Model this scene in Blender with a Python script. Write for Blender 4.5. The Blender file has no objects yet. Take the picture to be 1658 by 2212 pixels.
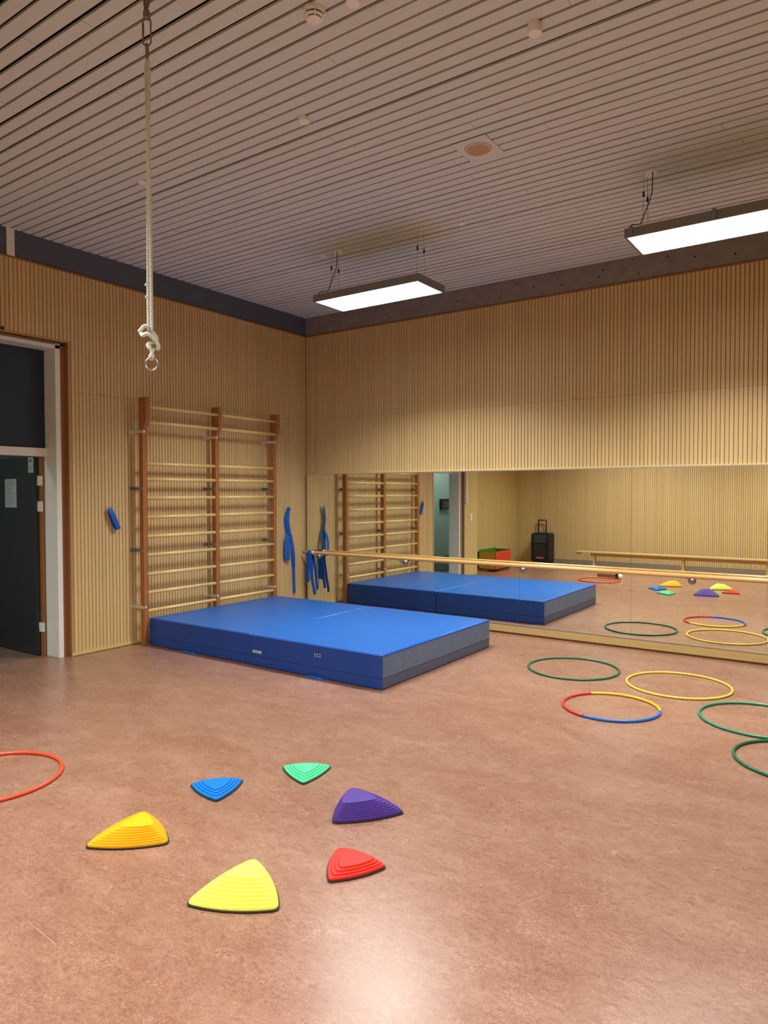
import bpy, math, random
from mathutils import Vector, Matrix
random.seed(7)
S = bpy.context.scene
COL = S.collection
PI = math.pi

# ------------------------------------------------------------------ camera
F_PX = 1512.36
cd = bpy.data.cameras.new('camera')
cam = bpy.data.objects.new('camera', cd); COL.objects.link(cam)
cd.sensor_fit = 'HORIZONTAL'; cd.sensor_width = 36.0
cd.lens = F_PX / 1658.0 * 36.0
cd.clip_start = 0.05; cd.clip_end = 60
YAW, PITCH, ROLL = 0.6087, -0.0278, -0.0016
Fv = Vector((-math.sin(YAW)*math.cos(PITCH), math.cos(YAW)*math.cos(PITCH), math.sin(PITCH)))
R0 = Vector((math.cos(YAW), math.sin(YAW), 0)); U0 = R0.cross(Fv)
Rv = R0*math.cos(ROLL) + U0*math.sin(ROLL); Uv = -R0*math.sin(ROLL) + U0*math.cos(ROLL)
cam.matrix_world = Matrix(((Rv.x, Uv.x, -Fv.x, 6.386), (Rv.y, Uv.y, -Fv.y, -7.299),
                           (Rv.z, Uv.z, -Fv.z, 1.6), (0, 0, 0, 1)))
S.camera = cam

# ------------------------------------------------------------------ world, exposure
w = bpy.data.worlds.new('night'); S.world = w; w.use_nodes = True
w.node_tree.nodes['Background'].inputs[0].default_value = (0.03, 0.035, 0.05, 1)
w.node_tree.nodes['Background'].inputs[1].default_value = 0.3
S.view_settings.view_transform = 'Standard'; S.view_settings.look = 'None'
S.view_settings.gamma = 1.0; S.view_settings.use_curve_mapping = False
S.view_settings.exposure = 1.06
LAMP_W, LAMP_SPREAD = 42.0, 132.0      # light of every ceiling luminaire: low-glare optic, narrow beam
LAMP = 3.0             # glow of the diffuser itself
LAMP_COL = (1.0, 0.985, 0.95)
S.cycles.max_bounces = 10; S.cycles.diffuse_bounces = 5; S.cycles.glossy_bounces = 5
S.cycles.caustics_reflective = True; S.cycles.blur_glossy = 0.3
S.cycles.sample_clamp_indirect = 8.0
S.cycles.use_denoising = True

# ------------------------------------------------------------------ room constants
ZC, ZW, MT, MO = 3.98, 3.735, 1.841, 0.036
YB, XR = -8.0, 8.0
PITCH_W = 0.03895

# ------------------------------------------------------------------ materials
def srgb(r, g, b):
    f = lambda c: (c/12.92 if c <= 0.04045 else ((c+0.055)/1.055)**2.4)
    return (f(r/255), f(g/255), f(b/255), 1)

def mat(name, col, rough=0.5, metal=0.0, noise=0.0, scale=20.0, spec=0.5, bump=0.0, coat=0.0):
    m = bpy.data.materials.new(name); m.use_nodes = True
    nt = m.node_tree; b = nt.nodes['Principled BSDF']
    b.inputs['Base Color'].default_value = col
    b.inputs['Roughness'].default_value = rough
    b.inputs['Metallic'].default_value = metal
    b.inputs['Specular IOR Level'].default_value = spec
    b.inputs['Coat Weight'].default_value = coat
    geo = nt.nodes.new('ShaderNodeNewGeometry')
    if noise or bump:
        n = nt.nodes.new('ShaderNodeTexNoise'); n.inputs['Scale'].default_value = scale
        n.inputs['Detail'].default_value = 4
        nt.links.new(geo.outputs['Position'], n.inputs['Vector'])
        if noise:
            mx = nt.nodes.new('ShaderNodeMix'); mx.data_type = 'RGBA'
            mx.inputs[6].default_value = tuple(c*(1-noise) for c in col[:3]) + (1,)
            mx.inputs[7].default_value = tuple(min(1, c*(1+noise)) for c in col[:3]) + (1,)
            nt.links.new(n.outputs['Fac'], mx.inputs[0])
            nt.links.new(mx.outputs[2], b.inputs['Base Color'])
        if bump:
            bp = nt.nodes.new('ShaderNodeBump'); bp.inputs['Strength'].default_value = bump
            bp.inputs['Distance'].default_value = 0.01
            nt.links.new(n.outputs['Fac'], bp.inputs['Height'])
            nt.links.new(bp.outputs[0], b.inputs['Normal'])
    return m

def wood(name, col, rough=0.45, vary=0.1, grain=(9, 9, 0.6), slat=0.0, dark=0.72, gscale=6.0):
    """procedural wood: stretched grain noise, optional tone change from slat to slat"""
    m = mat(name, col, rough); nt = m.node_tree; b = nt.nodes['Principled BSDF']
    geo = nt.nodes.new('ShaderNodeNewGeometry')
    vm = nt.nodes.new('ShaderNodeVectorMath'); vm.operation = 'MULTIPLY'
    vm.inputs[1].default_value = grain
    nt.links.new(geo.outputs['Position'], vm.inputs[0])
    n = nt.nodes.new('ShaderNodeTexNoise'); n.inputs['Scale'].default_value = gscale
    n.inputs['Detail'].default_value = 6; n.inputs['Distortion'].default_value = 0.4
    nt.links.new(vm.outputs[0], n.inputs['Vector'])
    mx = nt.nodes.new('ShaderNodeMix'); mx.data_type = 'RGBA'
    mx.inputs[6].default_value = tuple(c*dark for c in col[:3]) + (1,)
    mx.inputs[7].default_value = tuple(min(1, c*(2-dark)*0.97) for c in col[:3]) + (1,)
    nt.links.new(n.outputs['Fac'], mx.inputs[0])
    out = mx.outputs[2]
    if slat:
        sp = nt.nodes.new('ShaderNodeSeparateXYZ'); nt.links.new(geo.outputs['Position'], sp.inputs[0])
        ad = nt.nodes.new('ShaderNodeMath'); ad.operation = 'ADD'
        nt.links.new(sp.outputs[0], ad.inputs[0]); nt.links.new(sp.outputs[1], ad.inputs[1])
        dv = nt.nodes.new('ShaderNodeMath'); dv.operation = 'DIVIDE'; dv.inputs[1].default_value = slat
        nt.links.new(ad.outputs[0], dv.inputs[0])
        fl = nt.nodes.new('ShaderNodeMath'); fl.operation = 'FLOOR'; nt.links.new(dv.outputs[0], fl.inputs[0])
        wn = nt.nodes.new('ShaderNodeTexWhiteNoise'); wn.noise_dimensions = '1D'
        nt.links.new(fl.outputs[0], wn.inputs['W'])
        mr = nt.nodes.new('ShaderNodeMapRange'); mr.inputs[3].default_value = 1-vary; mr.inputs[4].default_value = 1+vary
        nt.links.new(wn.outputs['Value'], mr.inputs[0])
        m2 = nt.nodes.new('ShaderNodeVectorMath'); m2.operation = 'SCALE'
        nt.links.new(out, m2.inputs[0]); nt.links.new(mr.outputs[0], m2.inputs['Scale'])
        out = m2.outputs[0]
    nt.links.new(out, b.inputs['Base Color'])
    return m

def floor_material():
    m = mat('linoleum', srgb(185, 125, 98), 0.30); nt = m.node_tree; b = nt.nodes['Principled BSDF']
    L = nt.links.new
    geo = nt.nodes.new('ShaderNodeNewGeometry')
    def noise(scale, detail, dist=0.0, vec=None, rough=0.55):
        n = nt.nodes.new('ShaderNodeTexNoise'); n.inputs['Scale'].default_value = scale
        n.inputs['Detail'].default_value = detail; n.inputs['Distortion'].default_value = dist
        n.inputs['Roughness'].default_value = rough
        L(vec or geo.outputs['Position'], n.inputs['Vector']); return n
    vm = nt.nodes.new('ShaderNodeVectorMath'); vm.operation = 'MULTIPLY'; vm.inputs[1].default_value = (1, 2.2, 1)
    L(geo.outputs['Position'], vm.inputs[0])
    big = noise(1.6, 5, 0.8, vm.outputs[0]); mid = noise(13, 6, 1.8, vm.outputs[0], 0.66)
    fine = noise(26, 3, 3.0)
    r1 = nt.nodes.new('ShaderNodeValToRGB'); L(big.outputs['Fac'], r1.inputs[0])
    r1.color_ramp.elements[0].position = 0.32; r1.color_ramp.elements[0].color = (0.232, 0.110, 0.067, 1)
    r1.color_ramp.elements[1].position = 0.68; r1.color_ramp.elements[1].color = (0.292, 0.161, 0.106, 1)
    r2 = nt.nodes.new('ShaderNodeValToRGB'); L(mid.outputs['Fac'], r2.inputs[0])
    r2.color_ramp.elements[0].position = 0.30; r2.color_ramp.elements[0].color = (0.80, 0.77, 0.74, 1)
    r2.color_ramp.elements[1].position = 0.72; r2.color_ramp.elements[1].color = (1.24, 1.28, 1.32, 1)
    mul = nt.nodes.new('ShaderNodeMix'); mul.data_type = 'RGBA'; mul.blend_type = 'MULTIPLY'
    mul.inputs[0].default_value = 1.0; mul.clamp_result = False
    L(r1.outputs[0], mul.inputs[6]); L(r2.outputs[0], mul.inputs[7])
    # short pale threads: thin ridges of a warped noise, only in patches
    ab = nt.nodes.new('ShaderNodeMath'); ab.operation = 'SUBTRACT'; ab.inputs[1].default_value = 0.5
    L(fine.outputs['Fac'], ab.inputs[0])
    a2 = nt.nodes.new('ShaderNodeMath'); a2.operation = 'ABSOLUTE'; L(ab.outputs[0], a2.inputs[0])
    rd = nt.nodes.new('ShaderNodeMapRange'); rd.inputs[1].default_value = 0.0; rd.inputs[2].default_value = 0.060
    rd.inputs[3].default_value = 1.0; rd.inputs[4].default_value = 0.0; L(a2.outputs[0], rd.inputs[0])
    patch = noise(7, 4, 0.5)
    pr_ = nt.nodes.new('ShaderNodeMapRange'); pr_.inputs[1].default_value = 0.50; pr_.inputs[2].default_value = 0.68
    pr_.inputs[3].default_value = 0.25; pr_.inputs[4].default_value = 0.60; L(patch.outputs['Fac'], pr_.inputs[0])
    mm = nt.nodes.new('ShaderNodeMath'); mm.operation = 'MULTIPLY'; L(rd.outputs[0], mm.inputs[0]); L(pr_.outputs[0], mm.inputs[1])
    lt = nt.nodes.new('ShaderNodeMix'); lt.data_type = 'RGBA'; L(mm.outputs[0], lt.inputs[0])
    L(mul.outputs[2], lt.inputs[6]); lt.inputs[7].default_value = (0.56, 0.36, 0.265, 1)
    # dark threads
    fine2 = noise(24, 3, 3.0)
    b1 = nt.nodes.new('ShaderNodeMath'); b1.operation = 'SUBTRACT'; b1.inputs[1].default_value = 0.47; L(fine2.outputs['Fac'], b1.inputs[0])
    b2 = nt.nodes.new('ShaderNodeMath'); b2.operation = 'ABSOLUTE'; L(b1.outputs[0], b2.inputs[0])
    b3 = nt.nodes.new('ShaderNodeMapRange'); b3.inputs[2].default_value = 0.055; b3.inputs[3].default_value = 0.24; b3.inputs[4].default_value = 0.0
    L(b2.outputs[0], b3.inputs[0])
    dk = nt.nodes.new('ShaderNodeMix'); dk.data_type = 'RGBA'; L(b3.outputs[0], dk.inputs[0])
    L(lt.outputs[2], dk.inputs[6]); dk.inputs[7].default_value = (0.20, 0.085, 0.05, 1)
    L(dk.outputs[2], b.inputs['Base Color'])
    rr = nt.nodes.new('ShaderNodeMapRange'); rr.inputs[3].default_value = 0.24; rr.inputs[4].default_value = 0.32
    L(mid.outputs['Fac'], rr.inputs[0]); L(rr.outputs[0], b.inputs['Roughness'])
    bp = nt.nodes.new('ShaderNodeBump'); bp.inputs['Strength'].default_value = 0.02; bp.inputs['Distance'].default_value = 0.001
    L(mid.outputs['Fac'], bp.inputs['Height']); L(bp.outputs[0], b.inputs['Normal'])
    return m

M = {}
M['scratch'] = mat('pale_scratch', (0.52, 0.38, 0.29, 1), 0.35)
M['floor'] = floor_material()
M['slat'] = wood('birch_slats', (0.66, 0.48, 0.220, 1), 0.5, vary=0.06, slat=PITCH_W, grain=(9, 9, 0.5), dark=0.9)
M['panel'] = wood('birch_panel', (0.64, 0.49, 0.205, 1), 0.42, grain=(14, 14, 0.5), dark=0.84)
M['groove'] = mat('groove_dark', (0.26, 0.145, 0.05, 1), 0.9)
M['brownwood'] = wood('panel_edge_brown', (0.30, 0.135, 0.050, 1), 0.5, grain=(10, 10, 0.6), dark=0.8)
M['caramel'] = wood('edge_strip_wood', (0.46, 0.27, 0.10, 1), 0.5, grain=(10, 10, 0.6), dark=0.85)
M['plinth'] = wood('plinth_wood', (0.50, 0.36, 0.15, 1), 0.45, grain=(0.7, 8, 10), dark=0.85)
M['ceil'] = wood('ceiling_boards', (0.65, 0.71, 0.75, 1), 0.6, grain=(0.6, 6, 1), dark=0.98)
M['void'] = mat('ceiling_void', (0.014, 0.009, 0.006, 1), 0.9)
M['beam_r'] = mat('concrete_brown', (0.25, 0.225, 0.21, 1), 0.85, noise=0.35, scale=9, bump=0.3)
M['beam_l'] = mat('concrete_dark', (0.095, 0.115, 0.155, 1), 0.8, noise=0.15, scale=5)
M['hole'] = mat('bolt_hole', (0.01, 0.01, 0.01, 1), 0.9)
M['white'] = mat('white_lacquer', (0.76, 0.81, 0.77, 1), 0.35, noise=0.03, scale=4)
M['leaf'] = mat('anthracite_door', (0.022, 0.028, 0.032, 1), 0.4, noise=0.1, scale=3)
M['glassdark'] = mat('dark_transom', (0.010, 0.026, 0.050, 1), 0.5, noise=0.1, scale=2)
M['corr_wall'] = mat('corridor_paint', (0.36, 0.45, 0.41, 1), 0.6, noise=0.04, scale=3)
M['corr_floor'] = mat('corridor_floor', (0.20, 0.13, 0.10, 1), 0.35, noise=0.2, scale=8)
M['darkgrey'] = mat('dark_grey_plastic', (0.06, 0.06, 0.06, 1), 0.5, noise=0.05)
M['skirt'] = mat('grey_skirting', (0.26, 0.22, 0.18, 1), 0.5, noise=0.08)
M['alu'] = mat('aluminium', (0.60, 0.60, 0.58, 1), 0.35, metal=0.8, noise=0.03)
M['steel'] = mat('steel', (0.55, 0.56, 0.56, 1), 0.28, metal=1.0, noise=0.03)
M['bracketsteel'] = mat('brushed_steel', (0.30, 0.31, 0.32, 1), 0.3, metal=0.9, noise=0.1, scale=60)
M['steelwhite'] = mat('bright_zinc', (0.72, 0.70, 0.66, 1), 0.4, metal=0.4, noise=0.04)
M['steeldark'] = mat('grey_bracket', (0.24, 0.28, 0.30, 1), 0.45, metal=0.5, noise=0.08)
M['black'] = mat('black_plastic', (0.012, 0.013, 0.016, 1), 0.45, noise=0.2, scale=30)
M['rubber'] = mat('black_rubber', (0.02, 0.02, 0.024, 1), 0.6, noise=0.1, scale=30)
M['bar_up'] = wood('upright_pine', (0.36, 0.145, 0.042, 1), 0.4, grain=(8, 8, 0.5), dark=0.8)
M['rung'] = wood('rung_beech', (0.80, 0.56, 0.22, 1), 0.35, grain=(6, 0.7, 6), dark=0.85)
M['barre'] = wood('barre_beech', (0.66, 0.40, 0.14, 1), 0.22, grain=(0.6, 8, 8), dark=0.85)
M['bench'] = wood('bench_pine', (0.62, 0.42, 0.17, 1), 0.4, grain=(0.6, 8, 8), dark=0.85)
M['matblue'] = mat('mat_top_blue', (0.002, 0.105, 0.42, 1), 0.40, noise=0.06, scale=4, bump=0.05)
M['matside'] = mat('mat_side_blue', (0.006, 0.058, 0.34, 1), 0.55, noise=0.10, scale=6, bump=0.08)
M['matgrey'] = mat('mat_worn_side', (0.10, 0.15, 0.25, 1), 0.5, noise=0.22, scale=14, bump=0.25)
M['thread'] = mat('mat_seam', (0.010, 0.022, 0.085, 1), 0.7)
M['ribbon'] = mat('blue_webbing', (0.002, 0.095, 0.48, 1), 0.6, noise=0.1, scale=60)
M['label'] = mat('printed_label', (0.55, 0.62, 0.75, 1), 0.5, noise=0.05)
M['ink'] = mat('label_ink', (0.12, 0.15, 0.25, 1), 0.6)
M['paper'] = mat('paper', (0.46, 0.50, 0.49, 1), 0.7, noise=0.03)
M['rope'] = mat('rope_fibre', (0.74, 0.82, 0.77, 1), 0.85, noise=0.15, scale=120, bump=0.4)
M['chain'] = mat('rusty_steel', (0.25, 0.20, 0.17, 1), 0.5, metal=0.6, noise=0.2, scale=40)
M['capwhite'] = mat('ceiling_cap', (0.84, 0.87, 0.88, 1), 0.5, noise=0.02)
M['speaker_cone'] = mat('speaker_mesh_tan', (0.50, 0.33, 0.18, 1), 0.7, noise=0.06, scale=60)
M['redlogo'] = mat('badge_red', (0.65, 0.10, 0.10, 1), 0.5)
M['frame'] = mat('lamp_housing_grey', (0.19, 0.20, 0.20, 1), 0.45, noise=0.04)

def emis(name, col, strength):
    m = bpy.data.materials.new(name); m.use_nodes = True
    b = m.node_tree.nodes['Principled BSDF']
    b.inputs['Base Color'].default_value = (0.8, 0.8, 0.8, 1)
    b.inputs['Emission Color'].default_value = col; b.inputs['Emission Strength'].default_value = strength
    return m
M['lamp'] = emis('lamp_diffuser', LAMP_COL + (1,), LAMP)
M['lamp_corr'] = emis('corridor_lamp', (0.96, 1.0, 0.95, 1), 9.0)

def mirror_material():
    m = mat('mirror_silver', (0.90, 0.93, 0.86, 1), 0.0, metal=1.0)
    return m
M['mirror'] = mirror_material()

PLASTIC = {}
def plastic(name, col, rough=0.35):
    if name not in PLASTIC:
        PLASTIC[name] = mat(name, col, rough, noise=0.03, scale=10, spec=0.25 if name.startswith('stone') else 0.5)
    return PLASTIC[name]

# ------------------------------------------------------------------ mesh helpers
class MB:
    def __init__(s): s.v = []; s.f = []; s.smooth = []
    def add(s, vs, fs, smooth=False):
        o = len(s.v); s.v += [tuple(v) for v in vs]
        s.f += [tuple(i+o for i in f) for f in fs]; s.smooth += [smooth]*len(fs); return s
    def box(s, x0, x1, y0, y1, z0, z1):
        x0, x1 = sorted((x0, x1)); y0, y1 = sorted((y0, y1)); z0, z1 = sorted((z0, z1))
        return s.add([(x0,y0,z0),(x1,y0,z0),(x1,y1,z0),(x0,y1,z0),(x0,y0,z1),(x1,y0,z1),(x1,y1,z1),(x0,y1,z1)],
                     [(0,3,2,1),(4,5,6,7),(0,1,5,4),(1,2,6,5),(2,3,7,6),(3,0,4,7)])
    def prism(s, poly, axis, a, b):
        """poly: list of 2-D points in the plane of the other two axes"""
        n = len(poly)
        def p(q, t):
            if axis == 'x': return (t, q[0], q[1])
            if axis == 'y': return (q[0], t, q[1])
            return (q[0], q[1], t)
        vs = [p(q, a) for q in poly] + [p(q, b) for q in poly]
        fs = [tuple(range(n)), tuple(range(2*n-1, n-1, -1))] + [(i, i+n, (i+1) % n+n, (i+1) % n) for i in range(n)]
        return s.add(vs, fs)
    def tube(s, pts, r, n=10, closed=False, cap=True, flat=1.0, up=None):
        pts = [Vector(p) for p in pts]; k = len(pts)
        rs = r if isinstance(r, (list, tuple)) else [r]*k
        vs = []; prev = None
        for i, p in enumerate(pts):
            if closed: t = pts[(i+1) % k] - pts[i-1]
            else: t = pts[min(i+1, k-1)] - pts[max(i-1, 0)]
            t = t.normalized() if t.length > 1e-9 else Vector((0, 0, 1))
            if prev is None:
                a = Vector(up) if up else (Vector((0, 0, 1)) if abs(t.z) < 0.9 else Vector((1, 0, 0)))
            else: a = prev
            u = (a - t*a.dot(t)).normalized(); v = t.cross(u); prev = u
            for j in range(n):
                q = 2*PI*j/n
                vs.append(p + u*math.cos(q)*rs[i]*flat + v*math.sin(q)*rs[i])
        fs = []
        for i in range(k if closed else k-1):
            i2 = (i+1) % k
            for j in range(n):
                fs.append((i*n+j, i*n+(j+1) % n, i2*n+(j+1) % n, i2*n+j))
        s.add(vs, fs, True)
        if cap and not closed:
            o = len(s.v)-len(vs)
            s.f += [tuple(o+j for j in range(n-1, -1, -1)), tuple(o+(k-1)*n+j for j in range(n))]; s.smooth += [False, False]
        return s
    def lathe(s, prof, c=(0, 0, 0), n=32, axis='z'):
        """prof: list of (radius, height)"""
        vs = []
        for (r, h) in prof:
            for j in range(n):
                q = 2*PI*j/n; a, b = r*math.cos(q), r*math.sin(q)
                p = {'z': (a, b, h), 'y': (a, h, b), 'x': (h, a, b)}[axis]
                vs.append((c[0]+p[0], c[1]+p[1], c[2]+p[2]))
        fs = []
        for i in range(len(prof)-1):
            for j in range(n):
                fs.append((i*n+j, i*n+(j+1) % n, (i+1)*n+(j+1) % n, (i+1)*n+j))
        fs.append(tuple(range(n-1, -1, -1))); fs.append(tuple((len(prof)-1)*n+j for j in range(n)))
        return s.add(vs, fs, False)
    def ribbon(s, pts, wdirs, width, th=0.002):
        """flat band along pts; wdirs gives the direction of its width"""
        pts = [Vector(p) for p in pts]; k = len(pts)
        if not isinstance(wdirs, list): wdirs = [wdirs]*k
        # smooth resample
        P, W = [], []
        for i in range(k-1):
            p0 = pts[max(i-1, 0)]; p1 = pts[i]; p2 = pts[i+1]; p3 = pts[min(i+2, k-1)]
            for t in [j/5 for j in range(5)]:
                P.append(0.5*((2*p1)+(p2-p0)*t+(2*p0-5*p1+4*p2-p3)*t*t+(3*p1-p0-3*p2+p3)*t**3))
                W.append(Vector(wdirs[i])*(1-t)+Vector(wdirs[i+1])*t)
        P.append(pts[-1]); W.append(Vector(wdirs[-1]))
        k = len(P); vs = []
        for i in range(k):
            t = (P[min(i+1, k-1)]-P[max(i-1, 0)]).normalized()
            wv = W[i]-t*W[i].dot(t); wv = wv.normalized() if wv.length > 1e-6 else Vector((0, 1, 0))
            nv = t.cross(wv)
            for a, b in ((-1, -1), (1, -1), (1, 1), (-1, 1)):
                vs.append(P[i]+wv*a*width/2+nv*b*th/2)
        fs = [(3, 2, 1, 0), tuple((k-1)*4+j for j in range(4))]
        for i in range(k-1):
            for j in range(4):
                fs.append((i*4+j, i*4+(j+1) % 4, (i+1)*4+(j+1) % 4, (i+1)*4+j))
        return s.add(vs, fs, False)

ORG = {}
def make(name, mb, material, parent=None, bevel=0.0, seg=2, origin=None):
    me = bpy.data.meshes.new(name)
    if parent is not None: org = ORG[parent.name]
    elif origin is not None: org = Vector(origin)
    else:
        xs = [v[0] for v in mb.v]; ys = [v[1] for v in mb.v]; zs = [v[2] for v in mb.v]
        org = Vector(((min(xs)+max(xs))/2, (min(ys)+max(ys))/2, min(zs)))
    me.from_pydata([tuple(Vector(v)-org) for v in mb.v], [], mb.f)
    me.polygons.foreach_set('use_smooth', mb.smooth)
    me.materials.append(material); me.update()
    o = bpy.data.objects.new(name, me); COL.objects.link(o)
    if parent is not None:
        o.parent = parent; ORG[o.name] = org.copy()
    else:
        o.location = org; ORG[o.name] = org.copy()
    if bevel:
        b = o.modifiers.new('bevel', 'BEVEL'); b.width = bevel; b.segments = seg
        b.limit_method = 'ANGLE'; b.angle_limit = math.radians(35)
        b.harden_normals = False
    return o
def tag(o, label, cat, group=None):
    o['label'] = label; o['category'] = cat
    if group: o['group'] = group
    return o
def empty(name, loc, label, cat, group=None):
    o = bpy.data.objects.new(name, None); COL.objects.link(o); o.location = loc
    o.empty_display_size = 0.1
    ORG[o.name] = Vector(loc); return tag(o, label, cat, group)
def struct(name, mb, material, parent=None, bevel=0.0):
    o = make(name, mb, material, parent, bevel)
    if parent is None: o['kind'] = 'structure'
    return o
def copy_tree(o, parent=None):
    c = o.copy(); COL.objects.link(c)
    if parent is not None: c.parent = parent
    for ch in [x for x in bpy.data.objects if x.parent == o]: copy_tree(ch, c)
    return c

# ------------------------------------------------------------------ the shell
struct('floor', MB().box(-0.5, XR+0.1, YB-0.1, 0.1, -0.1, 0), M['floor'])

sc_ = MB()
def scratch(x0, y0, x1, y1, w_=0.0016):
    d_ = Vector((x1-x0, y1-y0, 0)).normalized(); n_ = Vector((-d_.y, d_.x, 0))*w_/2
    a_, b_ = Vector((x0, y0, 0.0003)), Vector((x1, y1, 0.0003))
    sc_.add([a_-n_, b_-n_, b_+n_, a_+n_], [(0, 1, 2, 3)])
for q in [(4.839, -5.188, 5.204, -5.19), (4.273, -3.539, 4.31, -3.192), (3.82, -5.95, 4.034, -5.965), (4.762, -3.366, 4.846, -3.36), (4.709, -2.673, 4.766, -2.539), (3.09, -4.013, 3.362, -3.951), (5.825, -4.32, 5.991, -4.309), (1.497, -3.652, 1.537, -3.591), (5.085, -2.881, 5.179, -2.912), (5.285, -4.81, 5.342, -4.694)]:
    scratch(*q)
sco = make('surface_scratches', sc_, M['scratch'], bpy.data.objects['floor'])
sco['kind'] = 'stuff'

# ceiling: painted boards along x with dark gaps
mb = MB(); pitch = 0.0953; y = -5.14
while y > YB: y -= pitch
while y < 0.0:
    g = random.choice([0.016, 0.017, 0.018, 0.019, 0.021, 0.026])
    y0 = max(y+g-0.007, YB); y1 = min(y+pitch-0.007, -0.001)
    if y1-y0 > 0.01:
        xs = random.uniform(1.0, 7.0)
        dz = random.uniform(-0.0015, 0.0015)
        mb.box(-0.46, xs-0.0012, y0, y1, ZC+dz, ZC+0.014+dz); mb.box(xs+0.0012, XR, y0, y1, ZC+0.0008+dz, ZC+0.0148+dz)
    y += pitch
c = struct('ceiling', mb, M['ceil'])
struct('ceiling_backing', MB().box(-0.5, XR+0.1, YB-0.1, 0.1, ZC+0.05, ZC+0.10), M['void'], c)

def slats(axis, a0, a1, z0, z1, face, depth=0.012, pitch=PITCH_W, groove=0.0070, sign=1, phase=0.0, joint=2.585):
    """grooved panel: slats (thin boxes) seen from the side `sign` of the plane at `face`"""
    mb = MB(); a = math.floor((a0-phase)/pitch)*pitch+phase
    zz = [(z0, joint-0.0012), (joint+0.0012, z1)] if z0 < joint < z1 else [(z0, z1)]
    while a < a1:
        b0 = max(a+groove/2, a0); b1 = min(a+pitch-groove/2, a1)
        if b1-b0 > 0.004:
            for (u, v) in zz:
                if axis == 'x': mb.box(b0, b1, face, face-sign*depth, u, v)
                else: mb.box(face, face-sign*depth, b0, b1, u, v)
        a += pitch
    return mb
PH = 4.841 % PITCH_W
# wall with the mirrors (y = 0)
wr = struct('wall_front', slats('x', 0.0, XR, MT+0.02, ZW-0.016, 0.0, sign=-1, phase=PH), M['slat'])
struct('groove_backing', MB().box(-0.05, XR+0.05, 0.011, 0.06, -0.05, ZW), M['groove'], wr)
struct('lower_edge_strip', MB().box(0, XR, -0.004, 0.010, MT+0.012, MT+0.026), M['panel'], wr)
struct('top_edge_strip', MB().box(0, XR, -0.005, 0.010, ZW-0.016, ZW), M['brownwood'], wr)
# wall with the door (x = 0)
DY0, DY1 = -3.466, -4.62           # panel edges beside the door
wl = struct('wall_left', slats('y', DY0, 0.0, 0.035, ZW-0.016, 0.0, sign=1, phase=-0.007), M['slat'])
struct('slats_over_door', slats('y', -5.15, DY0, 3.045, ZW-0.016, 0.0, sign=1, phase=-0.007), M['slat'], wl)
struct('groove_backing', MB().box(-0.049, -0.011, DY0-0.0, 0.05, 0.0, ZW).box(-0.049, -0.011, -5.15, DY0, 3.04, ZW), M['groove'], wl)
struct('top_edge_strip', MB().box(-0.010, 0.005, -5.15, 0.0, ZW-0.016, ZW), M['brownwood'], wl)
struct('bottom_edge_strip', MB().box(-0.011, 0.006, DY0+0.004, 0, 0.006, 0.036), M['panel'], wl)
struct('panel_edge', MB().box(-0.051, 0.0015, DY0-0.004, DY0+0.0025, 0.0, 3.045)
       .box(-0.051, 0.0015, DY1, DY0, 3.040, 3.046)
       .box(-0.051, 0.0015, DY1-0.0025, DY1+0.004, 0.0, 3.045), M['brownwood'], wl)
struct('edge_strip', MB().box(-0.012, 0.003, DY0-0.001, DY0+0.024, 0.0, 3.045).box(-0.012, 0.003, DY1, DY0+0.024, 3.045, 3.063), M['caramel'], wl)
struct('smooth_panel', MB().box(-0.05, 0.0, -5.15, DY1-0.004, 0.0, 3.045), M['panel'], wl)
struct('masonry', MB().box(-0.27, -0.05, DY0+0.03, 0.05, 0, ZC+0.02).box(-0.27, -0.05, -5.15, -4.575, 0, ZC+0.02)
       .box(-0.27, -0.05, -4.58, DY0+0.04, 3.035, ZC+0.02), M['corr_wall'], wl)
# recessed part of the same wall and its return
struct('recessed_panel', slats('y', YB, -5.15, 0.0, ZC, -0.45, sign=1, pitch=0.30, groove=0.003, depth=0.02, joint=9), M['panel'], wl)
struct('recess_backing', MB().box(-0.50, -0.469, YB-0.05, -5.1, 0, ZC), M['groove'], wl)
struct('recess_return', MB().box(-0.45, -0.05, -5.152, -5.15, 0, ZC), M['panel'], wl)
# wall behind the camera
wb = struct('wall_back', slats('x', 0.0, XR, 0.09, ZC, YB, sign=1, joint=2.585), M['slat'])
struct('groove_backing', MB().box(-0.5, XR+0.05, YB-0.06, YB-0.0115, 0, ZC), M['groove'], wb)
struct('smooth_panel', MB().box(-0.45, 0.0, YB-0.0115, YB, 0, ZC), M['panel'], wb)
struct('baseboard_back', MB().box(-0.0, XR, YB-0.004, YB+0.012, 0, 0.085), M['skirt'])
wx = struct('wall_right', slats('y', YB, 0.0, 0.09, ZC, XR, sign=-1, joint=2.585), M['slat'])
struct('groove_backing', MB().box(XR+0.0115, XR+0.06, YB-0.05, 0.05, 0, ZC), M['groove'], wx)
struct('baseboard_right', MB().box(XR-0.012, XR+0.004, YB, 0, 0, 0.085), M['skirt'])

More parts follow.
